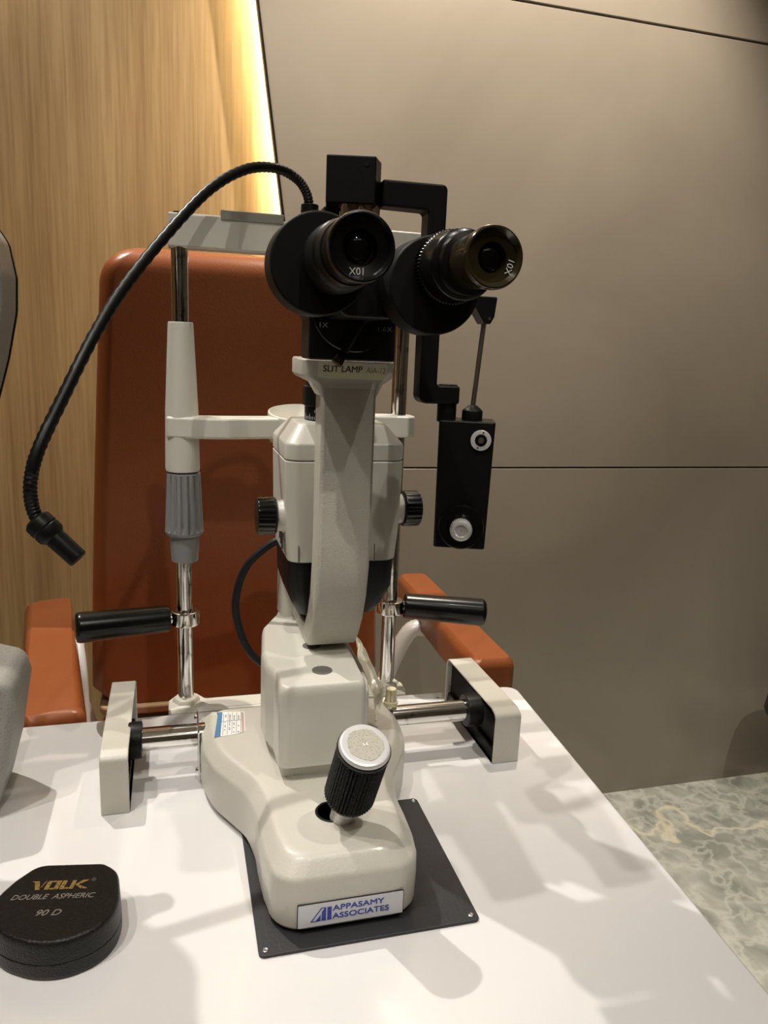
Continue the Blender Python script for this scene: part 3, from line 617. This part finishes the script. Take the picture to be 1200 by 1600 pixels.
# sleeve on the left pole with the chin rest bar
link('sleeve', G().lathe([(0, 0.0180), (0.003, 0.0186), (0.066, 0.0176), (0.158, 0.0133), (0.160, 0.0125), (0.160, 0.009)], (XL, YP, 0.2770), seg=48), 'cream_smooth', hd)
cbp = [(-0.0085, 0.856), (0.02, 0.848), (0.055, 0.846), (0.115, 0.856)]
P2 = smooth_path([Vector((a, b, 0)) for a, b in cbp], 6)
g = G(); g.loft([[(p.x, p.y - 0.010, 0.3145), (p.x, p.y + 0.014, 0.3145), (p.x, p.y + 0.014, 0.3385), (p.x, p.y - 0.010, 0.3375)] for p in P2])
cb = link('chin_bar', g, 'cream_smooth', hd, bevel=0.0028)
# chin cup: shallow round dish with raised rim in the middle
g = G().lathe([(0, 0.030), (0, 0.038), (0.010, 0.0400), (0.032, 0.0412), (0.0340, 0.0405), (0.0345, 0.0390), (0.027, 0.0365), (0.020, 0.030), (0.018, 0.0)], (0.1440, 0.872, 0.3080), seg=72)
for v in g.bm.verts:
    if v.co.z > 0.33: v.co.z += 0.16 * (v.co.y - 0.872)
link('chin_cup', g, 'cream_smooth', hd)
g = G().prism(rpoly([(0.175, 0.842), (0.262, 0.842), (0.273, 0.852), (0.273, 0.873), (0.240, 0.880), (0.175, 0.872)], 0.006, 4), 0.3175, 0.3420)
link('chin_bar', g, 'cream_smooth', hd, bevel=0.002)
# grey ribbed height adjuster
g = G().lathe([(0.030, 0.0135), (0.031, 0.0148), (0.036, 0.0150), (0.058, 0.0165), (0.0595, 0.0165)], (XL + .001, YP, 0.1430), seg=48)
link('adjuster_neck', g, 'grey_plastic', hd)
g = G().lathe([(0.0, 0.0185), (0.002, 0.0205), (0.005, 0.0212), (0.0120, 0.0208), (0.0695, 0.0182), (0.0715, 0.0178)], (XL + .001, YP, 0.2035), seg=180, flute=(15, 0.0050, 0.0085, 0.0690, 2))
link('height_adjuster', g, 'grey_plastic', hd, label='grey fluted height adjusting knob')
for x in (XL, XR):
    link('collar', G().lathe([(0, 0.0135), (0.001, 0.0160), (0.0025, 0.0165), (0.0155, 0.0165), (0.017, 0.0160), (0.018, 0.0135), (0.018, 0.008)], (x + .0005, YP, 0.0965), seg=48), 'chrome', hd)
for x0, x1, z0, z1, y1 in ((-0.009, -0.1085, 0.1050, 0.1055, 0.842), (0.272, 0.3730, 0.1060, 0.0985, 0.838)):
    d = Vector((x1 - x0, y1 - 0.858, z1 - z0)); Lh = d.length
    hdl = link('handle', G().lathe([(0, 0.0125), (0.001, 0.0148), (0.003, 0.0155), (Lh - .006, 0.0172), (Lh - .003, 0.0168), (Lh - .001, 0.0155), (Lh, 0.012), (Lh - .0005, 0)], (x0, 0.858, z0), d, seg=64), 'black_gloss', hd, label='black cylindrical hand grip')
    link('handle_stud', G().cyl((x0 - d.x / Lh * .010, 0.8585, z0), (x0 + d.x / Lh * .004, 0.858, z0), 0.0065, seg=20), 'chrome', hdl)
# fixation light on a gooseneck, clipped to the forehead bar
gp = [(0.145, 0.862, 0.560), (0.141, 0.860, 0.577), (0.129, 0.857, 0.5905), (0.106, 0.850, 0.597), (0.075, 0.840, 0.591), (0.039, 0.820, 0.566), (0.002, 0.790, 0.523), (-0.038, 0.750, 0.468), (-0.064, 0.715, 0.422), (-0.088, 0.680, 0.369), (-0.105, 0.655, 0.329), (-0.1115, 0.650, 0.304), (-0.1115, 0.650, 0.283), (-0.106, 0.649, 0.267)]
gn = link('gooseneck', G().tube(gp, [0.0050, 0.0054], seg=16, sub=12, ribs=1, ribd=0.00035), 'black', hd)
link('gooseneck_socket', G().cyl((0.145, 0.862, 0.5450), (0.145, 0.862, 0.5665), 0.0100, 0.0095, seg=32, ch=0.001), 'black', gn)
dd = (Vector((-0.079, 0.640, 0.241)) - Vector((-0.107, 0.649, 0.268))).normalized()
link('fixation_lamp', G().lathe([(-0.006, 0.0085), (-0.004, 0.0108), (-0.003, 0.0114), (0.0045, 0.0116), (0.0055, 0.0108), (0.0065, 0.0116), (0.012, 0.0114), (0.0155, 0.0085), (0.040, 0.0082), (0.041, 0.0076), (0.041, 0.0055), (0.039, 0.0)], (-0.106, 0.649, 0.268), dd, seg=32), 'black', gn)

# ================================================================== RAIL COVERS
def rail_cover(sgn, xi, xo, y0, y1, zt, label):
    r = root('rail_cover', ((xi + xo) / 2, (y0 + y1) / 2, 0), label, 'rail cover', 'covers over the slit lamp rails')
    g = G()
    T = 0.0022
    sec = rpoly([(y0, 0.0), (y0 + 0.0, zt - 0.003), (y0 + 0.012, zt + 0.001), (y1, zt), (y1, 0.0)], [0, 0.006, 0.01, 0.010, 0], 5)
    inn = rpoly([(y0 + T, 0.0), (y0 + T, zt - 0.003 - T), (y0 + 0.012, zt + 0.001 - T), (y1 - T, zt - T), (y1 - T, 0.0)], [0, 0.005, 0.008, 0.008, 0], 5)
    # shell: outside profile swept in x, outer wall closed, inner side open
    a = [[(xo, p, q) for p, q in sec], [(xi, p, q) for p, q in sec], [(xi, p, q) for p, q in inn], [(xo + (xi - xo) * T / abs(xo - xi), p, q) for p, q in inn]]
    g.loft(a)
    link('shell', g, 'cream', r, bevel=0.0012)
    g = G(); g.prism([(y0 + 0.004, 0.0005), (y0 + 0.004, zt - 0.012), (y1 - 0.004, zt - 0.008), (y1 - 0.004, 0.0005)], xi + sgn * 0.006, xi + sgn * 0.0085, 'x')
    link('inner_plate', g, 'black_matt', r)
    g = G()
    n = int((y1 - y0 - .012) / 0.004)
    g.box(min(xi + sgn * .002, xi + sgn * .006), max(xi + sgn * .002, xi + sgn * .006), y0 + .006, y1 - .006, 0.0005, 0.012)
    for k in range(n):
        y = y0 + 0.007 + k * 0.004
        g.box(min(xi + sgn * .002, xi + sgn * .006), max(xi + sgn * .002, xi + sgn * .006), y, y + 0.002, 0.012, 0.0145)
    link('rack', g, 'black', r)
    return r
rail_cover(1, 0.3135, 0.3425, 0.657, 0.806, 0.0570, 'cream channel cover over the right rail, near the table corner and armrest')
rail_cover(-1, -0.0445, -0.0690, 0.645, 0.808, 0.0575, 'cream channel cover over the left rail, between lens case and chin rest')

# ================================================================== LENS CASE
lc = root('lens_case', (-0.085, 0.50, 0), 'round black leatherette lens case with gold lettering, flat back edge, at table front', 'lens case')
co = rpoly([(-0.118, 0.5335), (-0.1045, 0.5480), (-0.0560, 0.5400), (-0.0455, 0.5290), (-0.0420, 0.5000), (-0.0450, 0.4830), (-0.0560, 0.4695), (-0.0760, 0.4620), (-0.0960, 0.4650), (-0.1170, 0.4780), (-0.1290, 0.4950), (-0.1290, 0.5160)], [0.02, 0.014, 0.012, 0.02, 0.05, 0.05, 0.05, 0.05, 0.05, 0.05, 0.05, 0.05], 8)
ccx, ccy = -0.084, 0.503
def cs(k): return [(ccx + (x - ccx) * k, ccy + (y - ccy) * k) for x, y in co]
def lay(z, k): return [(x, y, z) for x, y in cs(k)]
link('case_bottom', G().loft([lay(0.0, 0.965), lay(0.0015, 0.99), lay(0.0035, 1.0), lay(0.0118, 1.0), lay(0.0124, 0.985)]), 'case', lc)
lid = link('lid', G().loft([lay(0.0124, 0.985), lay(0.0130, 1.0), lay(0.0250, 0.99), lay(0.0275, 0.978), lay(0.0290, 0.955), lay(0.0296, 0.92)]), 'case', lc)
e = Vector((0.0486, -0.0078, 0)).normalized(); f = Vector((0.0078 * .6 + 0.01, 0.0486, 0)); f = Vector((-e.y, e.x, 0))
LT = 0.02975
g = G(); Lo = Vector((-0.1055, 0.5185, LT)); hh = 0.0090
def stroke(pts):
    P = [Lo + e * (a + 0.10 * b) + f * b for a, b in pts]
    g.loft([P, [p + Vector((0, 0, 0.0002)) for p in P]])
V = hh
for pts in ([(-.0015, V), (.0035, V), (.0062, .0012), (.0078, V), (.0086, V), (.0066, 0), (.0036, 0), (.0004, V - .0008), (-.0015, V - .0005)],
            [(.0096, 0), (.0096, V), (.0126, V), (.0126, 0)], [(.0128, V), (.0160, V), (.0160, V - .0014), (.0128, V - .0014)], [(.0162, 0), (.0162, V), (.0192, V), (.0192, 0)], [(.0128, 0), (.0160, 0), (.0160, .0014), (.0128, .0014)],
            [(.0200, 0), (.0200, V), (.0230, V), (.0230, 0)], [(.0232, 0), (.0262, 0), (.0262, .0018), (.0232, .0018)],
            [(.0268, 0), (.0268, V), (.0296, V), (.0296, 0)], [(.0298, .0045), (.0338, V), (.0385, V), (.0325, .0045)], [(.0298, .0043), (.0325, .0043), (.0400, 0), (.0352, 0)]):
    stroke(pts)
link('lettering', g, 'gold', lid, smooth=False, label='gold foil brand lettering')
text('lettering', 'DOUBLE  ASPHERIC', 'foil', lid, (-0.0890, 0.5085, LT), e, f, 0.0070, width=0.0570, shear=0.3)
text('lettering', '90 D', 'foil', lid, (-0.0900, 0.4925, LT), e, f, 0.0080, width=0.0165, shear=0.3)
text('lettering', '\u00ae', 'dim_ink', lid, (-0.0625, 0.5208, LT), e, f, 0.0045)

# ================================================================== GREY INSTRUMENT, cut by the left edge
dv = root('eye_examination_instrument', (-0.28, 0.72, 0), 'pale grey eye examination instrument cut off by the left edge of the photo', 'instrument')
# lower casing
low = rpoly([(-0.42, 0.0), (-0.158, 0.0), (-0.1445, 0.050), (-0.1345, 0.108), (-0.1390, 0.127), (-0.170, 0.137), (-0.21, 0.23), (-0.42, 0.23)], [0.02, 0.006, 0.03, 0.016, 0.016, 0.03, 0.03, 0.03], 8)
link('lower_casing', G().prism(low, 0.655, 0.740, 'y'), 'device', dv, bevel=0.006, bseg=3)
link('neck', G().prism(rrect(-0.36, -0.21, 0.66, 0.735, 0.02), 0.22, 0.36), 'device', dv)
up = rpoly([(-0.40, 0.335), (-0.195, 0.27), (-0.163, 0.315), (-0.1430, 0.356), (-0.1310, 0.398), (-0.1230, 0.435), (-0.1215, 0.462), (-0.1255, 0.488), (-0.1360, 0.505), (-0.165, 0.535), (-0.40, 0.555)], [0.03, 0.03, 0.05, 0.05, 0.05, 0.05, 0.02, 0.02, 0.02, 0.03, 0.03], 6)
uh = link('upper_casing', G().prism(up, 0.640, 0.698, 'y'), 'device', dv, bevel=0.003, bseg=3)
up2 = [(x + (-.27 - x) * -0.004, z) for x, z in up]
link('edge_trim', G().prism(up2, 0.698, 0.7015, 'y'), 'black', uh)
for k in range(4):
    x = -0.1300 - k * 0.0048
    pts = [(x - 0.030, 0.6395, 0.340), (x - 0.012, 0.6395, 0.380), (x - 0.002, 0.6395, 0.415), (x - 0.002, 0.6395, 0.445), (x - 0.014, 0.6395, 0.480)]
    link('vent_slot', G().tube(pts, 0.0009, seg=8), 'slot', uh)

# ================================================================== EXAMINATION CHAIR
ch = root('examination_chair', (0.12, 1.2, FL), 'tan leather examination chair with tall back facing the table', 'chair')
bk = []
def cush(sections, seg=6, r=0.03):
    """rings of rounded rectangles in x,y stacked along z: (z, x0, x1, y0, y1)"""
    return G().loft([[(a, b, z) for a, b in rrect(x0, x1, y0, y1, r, seg)] for z, x0, x1, y0, y1 in sections])
secs = []
N_ = 26
for i in range(N_ + 1):
    t = i / N_; z = -0.18 + 0.735 * t
    xl = -0.1400 + 0.036 * t ** 1.3; xr = 0.352 - 0.030 * t
    yb = 1.235 + 0.03 * t
    top = 0.0; zz = 0.555 - z
    rc = 0.055
    ins = rc - math.sqrt(max(rc * rc - max(0, rc - zz) ** 2, 0))
    z2 = z + 0.18; rc2 = 0.03; ins2 = rc2 - math.sqrt(max(rc2 ** 2 - max(0, rc2 - z2) ** 2, 0))
    i_ = max(ins, ins2)
    yi = (0.035 - math.sqrt(max(0.035 ** 2 - max(0, 0.035 - zz) ** 2, 0))) * .9
    secs.append((z, xl + i_, xr - i_, yb + yi, yb + 0.10 - yi))
# denser rings at the top for a round edge
ztops = [0.50 + 0.055 * math.sin(k / 10 * PI / 2) for k in range(11)]
secs = [s for s in secs if s[0] < 0.495]
for z in ztops:
    t = (z + 0.18) / 0.735; zz = 0.555 - z
    rc = 0.055; ins = rc - math.sqrt(max(rc * rc - (rc - zz) ** 2, 0)) if zz < rc else 0
    yi = 0.035 - math.sqrt(max(0.035 ** 2 - (0.035 - zz) ** 2, 0)) if zz < 0.035 else 0
    secs.append((z, -0.1400 + 0.036 * t ** 1.3 + ins, 0.352 - 0.030 * t - ins, 1.235 + .03 * t + yi, 1.335 + .03 * t - yi))
link('backrest', cush(secs, 6, 0.025), 'leather', ch)
link('back_piping', G().prism(rrect(-0.128, 0.340, 1.225, 1.33, 0.02), -0.196, -0.181), 'piping', ch, bevel=0.004)
link('back_bracket', G().box(0.0, 0.24, 1.30, 1.36, -0.38, -0.12), 'black', ch, bevel=0.004)
link('seat', cush([(-0.32, -0.13, 0.36, 0.83, 1.30), (-0.31, -0.14, 0.37, 0.82, 1.31), (-0.24, -0.14, 0.37, 0.82, 1.31), (-0.228, -0.135, 0.365, 0.825, 1.305), (-0.22, -0.12, 0.35, 0.84, 1.29)], 6, 0.04), 'leather', ch)
link('seat_shell', G().prism(rrect(-0.12, 0.35, 0.85, 1.30, 0.03), -0.37, -0.32), 'black', ch, bevel=0.006)
link('column', G().cyl((0.115, 1.1, -0.70), (0.115, 1.1, -0.37), 0.06, seg=40), 'chrome', ch)
link('foot', G().lathe([(0, 0.25), (0.02, 0.25), (0.035, 0.22), (0.05, 0.08), (0.05, 0)], (0.115, 1.1, FL), seg=64), 'black', ch)
def arm_pad(pts, z0, z1):
    """pts: back-left, back-right, front-right, front-left in plan"""
    o1 = rpoly(pts, [0.016, 0.016, 0.012, 0.012], 5)
    c = (sum(p[0] for p in pts) / 4, sum(p[1] for p in pts) / 4)
    def k(a, z): return [(x + (c[0] - x) * a / 0.03, y + (c[1] - y) * a / 0.2, z) for x, y in o1]
    return G().loft([k(0.006, z0), k(0.0015, z0 + 0.006), k(0.0, z0 + 0.016), k(0.0, z1 - 0.016), k(0.002, z1 - 0.006), k(0.007, z1)])
link('armrest', arm_pad([(-0.262, 1.40), (-0.186, 1.415), (-0.1140, 0.955), (-0.1890, 0.935)], -0.110, -0.046), 'leather', ch)
link('armrest', arm_pad([(0.448, 1.475), (0.516, 1.475), (0.508, 1.005), (0.436, 1.010)], -0.110, -0.046), 'leather', ch)
# supports of the armrests
link('arm_support', G().tube([(-0.178, 1.10, -0.115), (-0.165, 1.18, -0.13), (-0.150, 1.25, -0.20), (-0.13, 1.27, -0.33)], 0.013, seg=16), 'metal_white', ch)
link('arm_support', G().tube([(-0.158, 1.235, -0.060), (-0.150, 1.20, -0.11), (-0.144, 1.17, -0.22), (-0.13, 1.15, -0.33)], 0.011, seg=16), 'metal_white', ch)
link('arm_support', G().tube([(0.462, 1.30, -0.105), (0.425, 1.30, -0.11), (0.38, 1.29, -0.20), (0.35, 1.26, -0.33)], 0.016, seg=16), 'metal_white', ch)

# ================================================================== DARK THING AT THE RIGHT EDGE
ds = root('dark_stool', (1.60, 1.35, FL), 'dark padded seat just entering the photo at the right edge, in front of the wall', 'stool')
link('seat', G().loft([[(x, y, z) for x, y in rrect(1.502 + a, 1.90 - a, 1.20 + a, 1.56 - a, 0.06)] for z, a in ((-0.54, 0.05), (-0.515, 0.02), (-0.495, 0.004), (-0.48, 0.0), (-0.42, 0.006), (-0.39, 0.02), (-0.38, 0.05))]), 'darkgreen', ds)
link('column', G().cyl((1.70, 1.38, -0.71), (1.70, 1.38, -0.54), 0.03, seg=24), 'chrome', ds)
link('foot', G().lathe([(0, 0.16), (0.015, 0.16), (0.03, 0.10), (0.045, 0.035), (0.045, 0)], (1.70, 1.38, FL), seg=48), 'black', ds)

# ================================================================== CEILING LAMPS
LW = ['over the left part of the table', 'left of the table', 'between the chair and the wood panelling', 'added right of the chair to brighten the wall', 'added on the right to brighten the floor', 'behind the viewer in the middle', 'behind the viewer near the left wall', 'added to brighten the right front of the table']
for k, (sx, sy_) in enumerate([q[:2] for q in SPOTS]):  # the added fill spots get a fixture too
    r = root('recessed_ceiling_light', (sx, sy_, CE), 'small round recessed ceiling light ' + LW[k], 'ceiling light', 'recessed ceiling lights')
    link('rim', G().lathe([(0, 0.052), (-0.004, 0.052), (-0.006, 0.048), (-0.006, 0.040), (0.0, 0.038)], (sx, sy_, CE), seg=40), 'metal_white', r)
    link('lamp_face', G().lathe([(-0.001, 0.038), (-0.002, 0.030), (-0.002, 0)], (sx, sy_, CE), seg=32), 'lampface', r)
